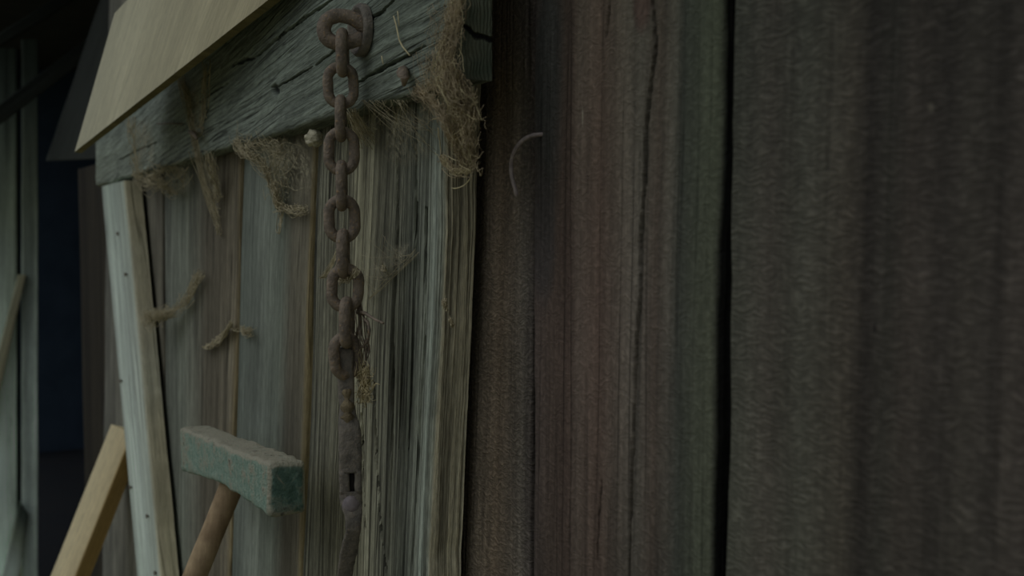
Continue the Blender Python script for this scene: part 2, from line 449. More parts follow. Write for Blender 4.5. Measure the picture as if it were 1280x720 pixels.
# ------------------------------------------------------------------ setting
def slab(name, lo, hi, mat, parent=None):
    x0, y0, z0 = lo; x1, y1, z1 = hi
    V = [(x0,y0,z0),(x1,y0,z0),(x1,y1,z0),(x0,y1,z0),(x0,y0,z1),(x1,y0,z1),(x1,y1,z1),(x0,y1,z1)]
    F = [(0,3,2,1),(4,5,6,7),(0,1,5,4),(1,2,6,5),(2,3,7,6),(3,0,4,7)]
    me = bpy.data.meshes.new(name); me.from_pydata(V, [], F); me.update()
    return recentre_child(link(name, me, None, [mat]), parent)

ZTOP = 2.15
tag(slab('floor', (-9, -5, -.1), (3, 2.2, 0), groundM), kind='structure')
tag(slab('floor_interior', (-7.2, .06, .0), (-1.4, 1.9, .02), voidfloorM), kind='structure')
tag(slab('wall_interior', (-7.2, 1.9, 0), (.6, 2.0, 3.0), voidM), kind='structure')
tag(slab('wall_far', (-7.3, -.1, 0), (-7.2, 2.0, 3.0), voidM), kind='structure')
tag(slab('ceiling', (-7.3, -.30, ZTOP+.02), (.8, 2.0, ZTOP+.06), darkM), kind='structure')

# the wall of upright boards right of the door
def wboard(px0, px1, w_, th, mat, top0, top1, bot0, bot1, **kw):
    bl = P(bot0, 725, w_); br = P(bot1, 725, w_); tr = P(top1, -5, w_); tl = P(top0, -5, w_)
    # equalise heights
    zb = P((bot0+bot1)/2, 725, w_).z; zt = P((top0+top1)/2, -5, w_).z
    def at(a, b, z): f = (z-a.z)/(b.z-a.z); return a+(b-a)*f
    BL, TL = at(bl, tl, zb), at(bl, tl, zt); BR, TR = at(br, tr, zb), at(br, tr, zt)
    return plank('wall_board', BL, BR, TR, TL, th, [mat], parent=wall, ext=(max(.01, zb-.004), max(.01, ZTOP-zt)), **kw)
wall = slab('wall_back', (-1.35, -WA+.030, 0), (.8, -WA+.045, ZTOP), voidM)
tag(wall, kind='structure')
P0 = wall
wboard(0, 0, WA, .026, wallA, 560, 668, 530, 664, nu=70, nv=200, seed=3, rad=.002, grain=.0004)
crk = [P(x, y, WB) for x, y in [(815, -5), (820, 60), (813, 110), (808, 160), (806, 230), (800, 300), (801, 360), (795, 430), (792, 520), (789, 600), (787, 725)]]
crk2 = [P(x, y, WB) for x, y in [(762, -5), (760, 20), (757, 45)]]
crk3 = [P(x, y, WB) for x, y in [(752, 600), (749, 640), (746, 700)]]
wboard(0, 0, WB, .024, wallB, 669, 906, 665, 890, nu=150, nv=200, seed=5, rad=.003, grain=.0005, wob=.0022,
       cracks=[(crk, .0011, .006), (crk2, .0008, .003), (crk3, .0006, .002)])
wboard(0, 0, WC, .024, wallC, 918, 1430, 904, 1400, nu=190, nv=170, seed=7, rad=.003, grain=.0004, wob=.0022)
wboard(0, 0, WC, .024, wallC, 1434, 1900, 1404, 1850, nu=20, nv=20, seed=8, rad=.003)

# ------------------------------------------------------------------ the ledged door
door = empty('plank_door', (P(360, 400, 0).x, 0.02, 0))
tag(door, 'weathered grey plank door hung with a rusty chain and a green mallet in front of it', 'door')
TH = .030
def dplank(tl_, bl_, tr_, br_, mat, **kw):
    """px of left edge at py=150 and 720, right edge at py=150 and 720"""
    a0, a1 = P(tl_, 150), P(bl_, 720); b0, b1 = P(tr_, 150), P(br_, 720)
    zt = P((tl_+tr_)/2, 90).z + .06; zb = min(P((bl_+br_)/2, 730).z, a1.z)
    def at(a, b, z): f = (z-a.z)/(b.z-a.z); return a+(b-a)*f
    BL, TL, BR, TR = at(a1, a0, zb), at(a1, a0, zt), at(b1, b0, zb), at(b1, b0, zt)
    return plank('door_board', BL, BR, TR, TL, TH, [mat], parent=door, ext=(max(.01, zb-.03), .12), **kw)
dplank(134, 128, 203, 206, doorM[0], nu=60, nv=60, seed=12, rad=.003)
dplank(205, 208, 304, 287, doorM[1], nu=90, nv=110, seed=13, rad=.004)
dplank(306, 289, 393, 375, doorM[2], nu=80, nv=120, seed=14, rad=.004)
dplank(396, 378, 553, 533, doorM[3], nu=230, nv=230, seed=15, rad=.006, grain=.0016, gf=110, wob=.003, rough=.003, bow=.002,
       cracks=[([P(x, y) for x, y in c], .0012, .006) for c in (
           [(497, 150), (499, 300), (494, 420), (492, 560), (488, 700)],
           [(523, 130), (521, 300), (517, 420), (512, 560)],
           [(472, 480), (473, 560), (478, 640), (486, 715)],
           [(532, 260), (530, 420), (522, 600), (516, 720)],
           [(456, 520), (458, 600), (462, 660)],
           [(508, 330), (505, 460), (500, 560)])])

# top ledge (the rail across the boards)
WR = .026
blp, brp = P(121, 234, WR), P(577, 108, WR)
tlp, trp = P(121, 234, WR), P(577, 108, WR)
zl_top = P(121, 172, WR).z
RL = Vector((P(120, 200, WR).x, -WR, P(120, 233, WR).z)); RR = Vector((P(573, 100, WR).x, -WR, P(573, 99, WR).z))
RLt = Vector((RL.x, -WR, P(120, 166, WR).z)); RRt = Vector((RR.x, -WR, RR.z+.165))
railcr = [([P(x, y, WR) for x, y in pts], hw, dp) for pts, hw, dp in (
    ([(313, 76), (345, 50), (375, 27), (408, 4), (425, -10)], .0009, .006),
    ([(447, 103), (475, 88), (505, 72), (532, 57)], .0008, .005),
    ([(290, 82), (303, 76), (316, 72)], .0013, .004),
    ([(395, 82), (415, 66), (440, 44), (480, 12), (500, -8)], .0007, .004),
    ([(345, 110), (370, 96), (392, 83)], .0006, .003),
    ([(340, 111), (344, 112), (348, 114)], .0032, .005), ([(150, 200), (175, 186), (196, 178)], .0009, .003), ([(232, 140), (262, 118), (285, 104)], .0009, .003))]
# length runs left -> right: 'bottom' of the plank is its left end; across = downwards
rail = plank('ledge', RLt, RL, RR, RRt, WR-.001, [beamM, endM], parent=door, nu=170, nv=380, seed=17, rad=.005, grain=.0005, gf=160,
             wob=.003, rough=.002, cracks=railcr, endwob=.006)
# diagonal brace at the hinge side
WBk = .034
brace = plank('brace', P(171, 726, WBk), P(201, 726, WBk), P(155, 226, WBk), P(127, 233, WBk), WBk-.007, [braceM], parent=door,
              ext=(.55, 0), nu=40, nv=120, seed=19, rad=.004, wob=.003)
def nail(px, py, wq, parent, r=.0035, out=.004):
    p = P(px, py, wq)
    me = tube_mesh([([p+Vector((0, .006, 0)), p+Vector((0, -out*.6, 0)), p+Vector((0, -out*.62, 0)), p+Vector((0, -out, 0)), p+Vector((0, -out*1.15, 0))], [r*.5, r*.5, r, r, r*.6])], 10)
    return recentre_child(link('nail', me, None, [rust2]), parent)
for a, b in ((149, 292), (159, 343), (186, 645), (196, 716), (153, 476), (165, 609)): nail(a, b, WBk, brace)

# ------------------------------------------------------------------ fresh sawn board over the ledge
A = P(93, 190, .135); B = P(335, 0, .052); Cc = P(143, 17, .098)
ex = (B-A); ey = (Cc-A)
# A at the lower left, run on past the frame to the right and upwards
n0 = ex.cross(ey).normalized()
up_ = ey.normalized()
TLc = A+ey*1.0; BR_ = A+ex*1.30; TR_ = TLc+ex*1.30
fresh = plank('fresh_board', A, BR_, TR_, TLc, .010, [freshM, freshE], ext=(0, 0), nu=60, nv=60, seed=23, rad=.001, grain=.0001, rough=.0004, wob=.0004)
fresh.name = 'fresh_board'
tag(fresh, 'pale freshly sawn wide board with a pointed corner, above the grey ledge', 'board')
fresh_top = A+ey
# second piece of the same board above the bend, joined into the same mesh further down

# ------------------------------------------------------------------ yellow batten leaning behind the brace
X0 = P(140, 560, .03).x
pt = PX(152, 536, X0); pb = PX(78, 722, X0)
dv = (pb-pt); pg = pt + dv*(pt.z/(pt.z-pb.z))
dv = (pt-pg).normalized()
n1 = Vector((.55, -.83, 0)); n1 = (n1-dv*n1.dot(dv)).normalized(); a1 = dv.cross(n1).normalized()
if a1.dot(RGT) < 0: a1 = -a1
Wd = .056; off = dv*.0
bat = plank('leaning_batten', pg-a1*Wd/2, pg+a1*Wd/2, pt+a1*Wd/2, pt-a1*Wd/2, .036, [fresh2M], nu=10, nv=60, seed=29, rad=.001, grain=.0001, rough=.0003, wob=.0003)
tag(bat, 'yellowish new timber batten leaning against the door to the left of the grey brace', 'batten')

# ------------------------------------------------------------------ green mallet
def mallet():
    WF = .078; TK = .034
    # outline of the head's front face, pixels
    out = [(224, 547), (229, 535), (262, 545), (335, 578), (337, 590), (336, 640), (330, 648), (312, 640), (299, 622), (285, 609), (273, 600), (262, 602), (226, 590)]
    front = [P(x, y, WF) for x, y in out]
    top = empty('wooden_mallet', (0, 0, 0))
    hx0, hx1 = P(225, 560, WF).x, P(336, 600, WF).x
    zt = P(336, 579, WF).z; zb1 = P(336, 648, WF).z; zt0 = P(226, 535, WF).z; zb0 = P(226, 590, WF).z
    zmidx = P(272, 600, WF).x
    L = hx1-hx0
    V = []; F = []; nu, ny, nz = 70, 12, 18
    def topz(f): return zt0+(zt-zt0)*f
    fm = (zmidx-hx0)/L; zbm = P(270, 602, WF).z; fe = (P(300, 622, WF).x-hx0)/L; zbe = P(300, 622, WF).z
    def botz(f):
        if f < fm: return zb0+(zbm-zb0)*f/fm
        if f < fe:
            k = (f-fm)/(fe-fm); return zbm+(zbe-zbm)*k
        return zbe+(zb1-zbe)*((f-fe)/(1-fe))
    # shell of a rounded block: ring of the section, swept along X
    ring = []
    m = 44
    def sec(th):   # superellipse
        c, s_ = math.cos(th), math.sin(th)
        e = .22
        return math.copysign(abs(c)**e, c), math.copysign(abs(s_)**e, s_)
    fs = [0, .004, .015, .03]+[.03+.94*i/nu for i in range(1, nu)]+[.97, .985, .996, 1]
    for f in fs:
        x = hx0+L*f
        ef = min(f, 1-f)*L
        inset = .005*(1-math.sqrt(max(0, 1-(1-min(1, ef/.005))**2)))
        for k in range(m):
            a, b = sec(2*math.pi*(k+.5)/m)
            zc = (topz(f)+botz(f))/2; hz = (topz(f)-botz(f))/2-inset; hy = TK/2-inset
            p = Vector((x, -WF+TK/2+a*hy, zc+b*hz))
            q = p*38
            p += Vector((0, 1, 0))*.0016*noise.noise(q) + Vector((0, 0, 1))*.0022*noise.noise(q*1.3+Vector((5, 5, 5))) + Vector((1, 0, 0))*.0014*noise.noise(q+Vector((9, 0, 0)))
            p += Vector((noise.noise(p*180), noise.noise(p*180+Vector((3, 3, 3))), noise.noise(p*180+Vector((8, 3, 3)))))*.0006
            V.append(p)
    nf = len(fs)
    for i in range(nf-1):
        for k in range(m):
            F.append((i*m+k, (i+1)*m+k, (i+1)*m+(k+1) % m, i*m+(k+1) % m))
    # end caps: concentric rings
    for i, fl in ((0, True), (nf-1, False)):
        prev = [i*m+k for k in range(m)]
        cen = sum((V[j] for j in prev), Vector())/m
        for sc in (.75, .5, .25):
            cur = []
            for k in range(m):
                p = cen.lerp(V[i*m+k], sc) + Vector((.0016*noise.noise(V[i*m+k]*90*sc), 0, 0)); V.append(p); cur.append(len(V)-1)
            for k in range(m):
                f = (prev[k], cur[k], cur[(k+1) % m], prev[(k+1) % m])
                F.append(f if not fl else f[::-1])
            prev = cur
        V.append(cen); c = len(V)-1
        for k in range(m):
            f = (prev[k], c, prev[(k+1) % m]); F.append(f if not fl else f[::-1])
    me = bpy.data.meshes.new('mallet_head'); me.from_pydata([tuple(v) for v in V], [], F)
    me.polygons.foreach_set('use_smooth', [True]*len(F)); me.update()
    g = G('flaking_green_paint', .8)
    tcn = g.n('ShaderNodeTexCoord').outputs['Object']
    a = g.noise(tcn, 34, 8, .75); b = g.noise(tcn, 120, 6, .7); c_ = g.noise(tcn, 420, 3)
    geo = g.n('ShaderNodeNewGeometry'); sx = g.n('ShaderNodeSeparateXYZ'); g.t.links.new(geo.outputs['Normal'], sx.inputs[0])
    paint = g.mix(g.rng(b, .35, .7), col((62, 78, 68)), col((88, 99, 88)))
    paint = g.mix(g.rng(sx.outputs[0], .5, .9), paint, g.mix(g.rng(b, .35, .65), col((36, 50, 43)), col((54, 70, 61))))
    bare = g.mix(c_, col((78, 77, 66)), col((104, 101, 87)))
    msk = g.math('MAXIMUM', g.rng(g.math('ADD', a, g.math('MULTIPLY', b, .35)), .66, .78), g.math('MULTIPLY', g.rng(sx.outputs[2], .35, .8), g.rng(b, .2, .45)))
    corner = g.math('MULTIPLY', g.math('MULTIPLY', g.rng(sx.outputs[0], .08, .3), g.rng(sx.outputs[0], .93, .75)), g.rng(b, .25, .5))
    rimz = g.math('MULTIPLY', g.rng(sx.outputs[2], .06, .3), g.rng(b, .2, .5))
    msk = g.math('MAXIMUM', msk, g.math('MAXIMUM', corner, rimz))
    msk = g.math('MULTIPLY', msk, g.rng(sx.outputs[0], .98, .9, .35, 1))
    c = g.mix(msk, paint, bare)
    # dark pitted patches
    c = g.mix(g.rng(g.math('MULTIPLY', g.rng(a, .53, .62), g.rng(b, .5, .6)), 0, 1), c, col((44, 44, 40)))
    g.put(g.b.inputs['Base Color'], c)
    g.put(g.b.inputs['Normal'], g.bump(g.math('ADD', g.math('ADD', a, g.math('MULTIPLY', b, .8)), g.math('MULTIPLY', c_, .4)), .003))
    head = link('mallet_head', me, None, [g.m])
    # handle: enters the underside and runs down and outwards to the ground
    xs = P(285, 612, WF-TK/2).x
    p0 = PX(291, 604, xs); q0 = PX(243, 720, xs)
    d = (q0-p0).normalized()
    pgd = p0+d*((p0.z-.012)/-d.z)
    pts = [p0-d*.03]; n = 60
    for i in range(n+1):
        k = i/n; q = p0.lerp(pgd, k)
        pts.append(q+Vector((.003*math.sin(k*6), 0, 0)))
    rads = [.0125*(1+.05*noise.noise(Vector((i*.4, 0, 0)))) for i in range(len(pts))]
    hm = tube_mesh([(pts, rads)], 20)
    gm = G('worn_brown_handle', .7)
    t2 = gm.n('ShaderNodeTexCoord').outputs['Object']
    mp = gm.n('ShaderNodeMapping'); gm.t.links.new(t2, mp.inputs[0]); mp.inputs['Scale'].default_value = (140, 140, 14)
    mp.inputs['Rotation'].default_value = (math.atan2(-d.y, -d.z), 0, 0)
    na = gm.noise(mp.outputs[0], 1, 5, .65); nb = gm.noise(t2, 30, 4)
    gm.put(gm.b.inputs['Base Color'], gm.mix(gm.rng(nb, .35, .68), gm.scale(gm.mix(na, col((48, 40, 29)), col((96, 81, 60))), 1.0), gm.mix(na, col((74, 62, 44)), col((122, 108, 84)))))
    gm.put(gm.b.inputs['Normal'], gm.bump(na, .0012))
    handle = link('handle', hm, None, [gm.m])
    top.location = (pgd.x, pgd.y, 0)
    for o in (head, handle): recentre_child(o, top)
    tag(top, 'wooden mallet with a flaking green painted block head on a round brown handle', 'mallet')
mallet()

# ------------------------------------------------------------------ chain
WCH = WR+.020
def pxm(p): return zdepth(p)/FPX        # metres per pixel at that depth
def link_mesh(cen, face, wpx, hpx, rpx, tilt=0, ydir=None, rmul=1.0):
    """stadium-shaped link centred at cen; face: 0 turned to the camera, 1 edge on"""
    k = pxm(cen)
    vdir = (Vector((cen.x, cen.y, 0))-Vector((CAM.x, CAM.y, 0))).normalized()
    lat = Vector((-vdir.y, vdir.x, 0));
    if lat.dot(RGT) < 0: lat = -lat
    an = math.radians(face)
    ax = lat*math.cos(an)+vdir*math.sin(an)
    az = Vector((0, 0, 1))
    if ydir is not None: az = ydir
    r = rpx*k; a = (wpx/2-rpx)*k; b = (hpx/2-rpx)*k
    s = b-a
    pts = []
    m = 40
    tl = math.radians(tilt)
    for i in range(m):
        th = 2*math.pi*i/m
        x = a*math.cos(th); y = a*math.sin(th)+(s if math.sin(th) > 0 else -s)
        x2 = x*math.cos(tl)-y*math.sin(tl); y2 = x*math.sin(tl)+y*math.cos(tl)
        q = cen+ax*x2+az*y2
        pts.append(q)
    # fill the straight sides
    full = []
    for i in range(m):
        p, q = pts[i], pts[(i+1) % m]; full.append(p)
        if (q-p).length > 2.2*a*2*math.pi/m:
            for j in range(1, 5): full.append(p.lerp(q, j/5))
    rads = [r*(1+.07*noise.noise(p*260)+.05*noise.noise(p*600)) for p in full]
    return tube_mesh([(full, rads)], 12, closed=True)

cp0 = P(428, 60, WCH)
chain = empty('iron_chain', (cp0.x, cp0.y, P(435, 720, WCH).z)); 
tag(chain, 'rusty brown iron chain with a slotted hasp bar, hanging down the weathered door', 'chain')
def add_link(px, py, face, wpx, hpx, rpx, tilt=0):
    cen = P(px, py, WCH)
    if py < 70: cen = cen + (CAM-cen).normalized()*.003
    me = link_mesh(cen, face, wpx, hpx, rpx, tilt)
    return recentre_child(link('chain_link', me, None, [rust]), chain)
L_ = [(428, 66, 84, 44, 62, 7.2, 0), (426, 107, 2, 45, 60, 6.6, 2), (426, 148, 86, 44, 60, 6.6, 0), (427, 189, -3, 45, 62, 6.6, -1),
      (427, 232, 87, 44, 65, 6.8, 0), (427.5, 274, 3, 46, 62, 7.0, 1), (429, 317, 84, 44, 64, 7.2, -2), (431.5, 360, 0, 47, 62, 7.0, -4),
      (433.5, 403, 80, 44, 66, 7.4, -3), (432, 445, 30, 46, 62, 7.0, 6)]
for a in L_: add_link(a[0], a[1], a[2], a[3], a[4], a[5], a[6])

# eye ring with its back plate
ring0 = P(429, 37, WCH)
eye = empty('eye_ring', P(455, 37, WR)); tag(eye, 'thick rusty iron eye ring on an oval plate, holding the top of the chain', 'ring')
k = pxm(ring0)
vd = (Vector((ring0.x, ring0.y, 0))-Vector((CAM.x, CAM.y, 0))).normalized(); lat = Vector((-vd.y, vd.x, 0)); lat = lat if lat.dot(RGT) > 0 else -lat
ck_ = [(466, 34), (452, 29), (438, 22), (422, 20), (409, 26), (405, 38), (410, 49), (422, 54), (437, 52), (452, 47)]
cp_ = [ring0+lat*((x-429)*k)+Vector((0, 0, (37-y)*k)) for x, y in ck_]
pl = []
for i in range(len(cp_)-1):
    p0 = cp_[max(0, i-1)]; p1 = cp_[i]; p2 = cp_[i+1]; p3 = cp_[min(len(cp_)-1, i+2)]
    for j in range(5):
        t = j/5; pl.append(.5*((2*p1)+(p2-p0)*t+(2*p0-5*p1+4*p2-p3)*t*t+(3*p1-p0-3*p2+p3)*t**3))
pl.append(cp_[-1]); pl.append(cp_[-1]+(cp_[-1]-cp_[-2])*.04)
me = tube_mesh([(pl, [9.2*k*(1+.08*noise.noise(p*260)) for p in pl[:-1]]+[6*k])], 16)
recentre_child(link('ring', me, None, [rust]), eye)
# oval plate with a rolled rim lying on the ledge
pc = P(453, 38, WR+.002); V = []; F = []
m = 36
prof = [(1.0, -.001), (1.0, .0035), (.92, .0060), (.80, .0055), (.72, .0028), (.35, .0024), (.02, .0024)]
kk = pxm(pc)
for (rr, hh) in prof:
    for i in range(m):
        th = 2*math.pi*i/m
        V.append(pc+Vector((math.cos(th)*rr*.0215, -hh, math.sin(th)*rr*33*kk + .0)))
for j in range(len(prof)-1):
    for i in range(m):
        F.append((j*m+i, (j+1)*m+i, (j+1)*m+(i+1) % m, j*m+(i+1) % m))
F.append(tuple((len(prof)-1)*m+i for i in range(m)))
me = bpy.data.meshes.new('plate'); me.from_pydata([tuple(v) for v in V], [], F); me.polygons.foreach_set('use_smooth', [True]*len(F)); me.update()
me.flip_normals()
recentre_child(link('back_plate', me, None, [rust2]), eye)
# shank of the ring into the ledge
me = tube_mesh([([ring0+lat*(22*k)+Vector((0, 0, 6*k)), P(455, 33, WR+.006), P(466, 33, WR-.008)], [9*k, 8.5*k, 7*k])], 12)
recentre_child(link('shank', me, None, [rust]), eye)

# slotted hasp bar below the chain
def hasp():
    k = pxm(P(435, 560, WCH)); cen = P(435, 560, WCH)
    vd = (Vector((cen.x, cen.y, 0))-Vector((CAM.x, CAM.y, 0))).normalized(); lat = Vector((-vd.y, vd.x, 0)); lat = lat if lat.dot(RGT) > 0 else -lat
    def spine(px, py): 
        return P(px, py, WCH)
    rows = [(431, 434, 7), (431.5, 440, 10), (432, 452, 10.5), (432.5, 480, 10), (433.5, 505, 10), (435, 522, 11), (436.5, 530, 13), (437.5, 545, 14), (438, 565, 14.2), (438, 584, 14.2), (438, 592, 14), (438, 604, 14), (438.5, 616, 14), (439, 628, 13.5), (441, 640, 12), (442, 652, 10), (441.5, 664, 9.5), (439, 676, 10.5), (436, 692, 11), (433, 708, 10), (430, 724, 9.5), (429, 745, 9.5), (430, 770, 8)]
    # flat bar of rounded section; between py 590 and 616 it is split by a slot
    def bar(name, rws, l0=-1, l1=1, depth=4.6):
        V = []; F = []; m = 20
        fine = []
        for a, b in zip(rws[:-1], rws[1:]):
            for j in range(3): fine.append([a[i]+(b[i]-a[i])*j/3 for i in range(3)])
        fine.append(rws[-1])
        for (px, py, hw) in fine:
            c = spine(px, py)
            mid = (l0+l1)/2*hw*k; hh = (l1-l0)/2*hw*k
            for i in range(m):
                th = 2*math.pi*i/m; cx = math.copysign(abs(math.cos(th))**.6, math.cos(th)); sy = math.copysign(abs(math.sin(th))**.8, math.sin(th))
                p = c+lat*(mid+cx*hh)+vd*(sy*depth*k)
                p += (lat*noise.noise(p*160)+vd*noise.noise(p*160+Vector((4, 4, 4))))*.0009
                V.append(p)
        n = len(fine)
        for j in range(n-1):
            for i in range(m): F.append((j*m+i, (j+1)*m+i, (j+1)*m+(i+1) % m, j*m+(i+1) % m))
        F.append(tuple(range(m))); F.append(tuple((n-1)*m+i for i in range(m))[::-1])
        return V, F
    V = []; F = []
    def addp(vf):
        b = len(V); V.extend(vf[0]); F.extend([tuple(i+b for i in f) for f in vf[1]])
    up = [r for r in rows if r[1] <= 584]+[(438, 590.5, 14)]
    lo = [(438.5, 614.5, 14)]+[r for r in rows if r[1] >= 616]
    addp(bar('a', up, depth=4.8)); addp(bar('b', lo, depth=4.8))
    sl = [(438, 588, 14), (438, 602, 14), (438.5, 617, 14)]
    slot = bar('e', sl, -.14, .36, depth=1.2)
    addp(bar('c', sl, -1, -.10)); addp(bar('d', sl, .32, 1))
    me = bpy.data.meshes.new('bar'); me.from_pydata([tuple(v) for v in V], [], F)
    me.polygons.foreach_set('use_smooth', [True]*len(F)); me.update(); me.flip_normals()
    h = recentre_child(link('hasp_bar', me, None, [rust2]), chain)
    me = bpy.data.meshes.new('slot_shade'); me.from_pydata([tuple(v+vd*3.6*k) for v in slot[0]], [], slot[1]); me.update(); me.flip_normals()  # dark strip added behind the slot, its colour stands in for the shade
    recentre_child(link('slot_shade', me, None, [simple('slot_shade_black', (14, 13, 12), (20, 18, 16), 80)]), h)
    # knob
    kc = P(438.5, 631, WCH)-vd*(3*k)
    V = []; F = []; rows_, m = 14, 20
    for j in range(rows_+1):
        ph = math.pi*j/rows_
        for i in range(m):
            th = 2*math.pi*i/m
            p = kc+lat*(math.sin(ph)*math.cos(th)*11.5*k)+vd*(math.sin(ph)*math.sin(th)*9*k)+Vector((0, 0, math.cos(ph)*13*k))
            V.append(p+Vector((1, 1, 1))*.0006*noise.noise(p*200))
    for j in range(rows_):
        for i in range(m): F.append((j*m+i, (j+1)*m+i, (j+1)*m+(i+1) % m, j*m+(i+1) % m))
    me = bpy.data.meshes.new('knob'); me.from_pydata([tuple(v) for v in V], [], F)
    me.polygons.foreach_set('use_smooth', [True]*len(F)); me.update()
    recentre_child(link('knob', me, None, [simple('purple_grey_iron', (58, 54, 54), (78, 73, 71), 80, rough=.5, bump=.0005)]), h)
    # sleeve-like swelling of rust on the upper shank
    cq = [P(433+q*.2, 486+q*4.3, WCH)-vd*3.0*k for q in range(12)]
    me = tube_mesh([(cq, [(3.5+3.5*math.sin(math.pi*(q+.7)/12.5))*k*(1+.9*noise.noise(p*260)) for q, p in enumerate(cq)])], 14)
    for v_ in me.vertices: v_.co += Vector((1, .3, .5))*.0016*noise.noise(v_.co*330)
    recentre_child(link('rust_crust', me, None, [simple('yellow_brown_crust', (56, 51, 40), (76, 68, 50), 120, bump=.002)]), h)
hasp()

# ------------------------------------------------------------------ bent nail in the wall board
WN = WA
q = [(684, 168, WA+.0), (676, 168, WA+.006), (664, 170, WA+.012), (652, 177, WA+.016), (643, 190, WA+.018), (639, 205, WA+.018), (640, 222, WA+.018), (644, 236, WA+.017), (646, 246, WA+.016)]
pp = [P(x, y, z) for x, y, z in q]
sm = []
for i in range(len(pp)-1):
    p0 = pp[max(0, i-1)]; p1 = pp[i]; p2 = pp[i+1]; p3 = pp[min(len(pp)-1, i+2)]
    for j in range(6):
        t = j/6; sm.append(.5*((2*p1)+(p2-p0)*t+(2*p0-5*p1+4*p2-p3)*t*t+(3*p1-p0-3*p2+p3)*t**3))
sm.append(pp[-1])
kn = pxm(pp[4])
nl = recentre_child(link('bent_nail', tube_mesh([(sm, [2.7*kn*(1+.1*noise.noise(p*400)) for p in sm[:-8]]+[2.4*kn, 2.5*kn, 2.9*kn, 3*kn, 2.9*kn, 2.5*kn, 1.7*kn, .8*kn])], 10), None, [nailM]), None)
tag(nl, 'thin grey nail bent into a downward hook, stuck in the red-brown wall board', 'nail')

# ------------------------------------------------------------------ cocoon under the ledge
cc = P(393, 173, .018); V = []; F = []; ck = pxm(cc)
for j in range(17):
    ph = math.pi*j/16
    for i in range(24):
        th = 2*math.pi*i/24
        d = Vector((math.sin(ph)*math.cos(th), math.sin(ph)*math.sin(th), math.cos(ph)))
        V.append(cc+d*(10.5*ck)*(1+.35*noise.noise(d*1.9+Vector((3, 1, 1)))+.22*noise.noise(d*4.5)))
for j in range(16):
    for i in range(24): F.append((j*24+i, (j+1)*24+i, (j+1)*24+(i+1) % 24, j*24+(i+1) % 24))
me = bpy.data.meshes.new('spider_cocoon'); me.from_pydata([tuple(v) for v in V], [], F); me.polygons.foreach_set('use_smooth', [True]*len(F)); me.update()
co = recentre_child(link('spider_cocoon', me, None, [cocM]), None)
tag(co, 'small lumpy off-white cocoon stuck under the ledge to the left of the chain', 'cocoon')

# ------------------------------------------------------------------ webs, lint and straw
R = random.Random(3)
def strand(a, b, sag=.3, jit=1.0, n=9, rp=.55, wj=.002, curl=0.0):
    """a, b: (px, py, w); jit in pixels"""
    pts = []
    k = pxm(P(*a))
    j1 = Vector((R.gauss(0, 1), R.gauss(0, .6), R.gauss(0, 1)))*jit*k
    pa, pb = P(*a), P(*b); L = (pb-pa).length
    ph = R.random()*6
    for i in range(n+1):
        t = i/n
        p = pa.lerp(pb, t); s_ = math.sin(math.pi*t)
        p = p + j1*s_*1.5 + Vector((0, 0, -sag*L*s_*.3))
        p += Vector((noise.noise(Vector((t*4+ph, ph, 0))), .5*noise.noise(Vector((t*4+ph, ph, 5))), noise.noise(Vector((t*4+ph, ph, 9)))))*jit*k*1.6
        if curl: p += Vector((math.cos(t*9+ph), .4*math.sin(t*7+ph), math.sin(t*9+ph)))*curl*k
        if p.y > 0.03: pass
        pts.append(p)
    return (pts, rp*k)
def poly_pts(poly, t):
    n = len(poly)-1; x = min(n-1e-6, t*n); i = int(x); f = x-i
    return tuple(poly[i][q]+(poly[i+1][q]-poly[i][q])*f for q in range(len(poly[0])))
def tuft(poly, count, spread, length=(.15, .5), rp=(.3, .7), curl=1.5):
    """fibres strewn along a polyline of (px, py, w)"""
    out = []
    for _ in range(count):
        t0 = R.random(); t1 = min(1, max(0, t0+R.uniform(*length)*R.choice((-1, 1))))
        a = poly_pts(poly, t0); b = poly_pts(poly, t1)
        g = lambda: R.gauss(0, spread)
        a = (a[0]+g(), a[1]+g(), max(a[2]+R.gauss(0, .003), a[2]-.003)); b = (b[0]+g()*1.1, b[1]+g()*1.1, max(b[2]+R.gauss(0, .003), b[2]-.003))
        out.append(strand(a, b, .25, spread*.5, 8, R.uniform(*rp), curl=R.uniform(0, curl)))
    return out
def fibre(name, paths, mat, label, cat, parts=()):
    o = recentre_child(link(name, tube_mesh(paths, 3), None, [mat]), None)
    tag(o, label, cat)
    for pn, pths, pm, sides in parts:
        recentre_child(link(pn, tube_mesh(pths, sides), None, [pm]), o)
    return o
def sheet(poly_a, poly_b, parent, n=14, m=8, jit=2.0):
    """thin web sheet spanned between two polylines of (px, py, w)"""
    V = []; F = []; U = []
    for i in range(n+1):
        a = P(*poly_pts(poly_a, i/n)); b = P(*poly_pts(poly_b, i/n))
        for j in range(m+1):
            p = a.lerp(b, j/m); k = pxm(p)
            p += Vector((noise.noise(p*40), .3*noise.noise(p*40+Vector((5, 0, 0))), noise.noise(p*40+Vector((0, 5, 0)))))*jit*k
            V.append(p); U.append((i/n, j/m))
    for i in range(n):
        for j in range(m): F.append((i*(m+1)+j, (i+1)*(m+1)+j, (i+1)*(m+1)+j+1, i*(m+1)+j+1))
    me = bpy.data.meshes.new('web_sheet'); me.from_pydata([tuple(v) for v in V], [], F)
    l = me.uv_layers.new(name='unit')
    for lp in me.loops: l.data[lp.index].uv = U[lp.vertex_index]
    me.polygons.foreach_set('use_smooth', [True]*len(F)); me.update()
    return recentre_child(link('web_sheet', me, None, [veilM]), parent)

WT = WR+.004
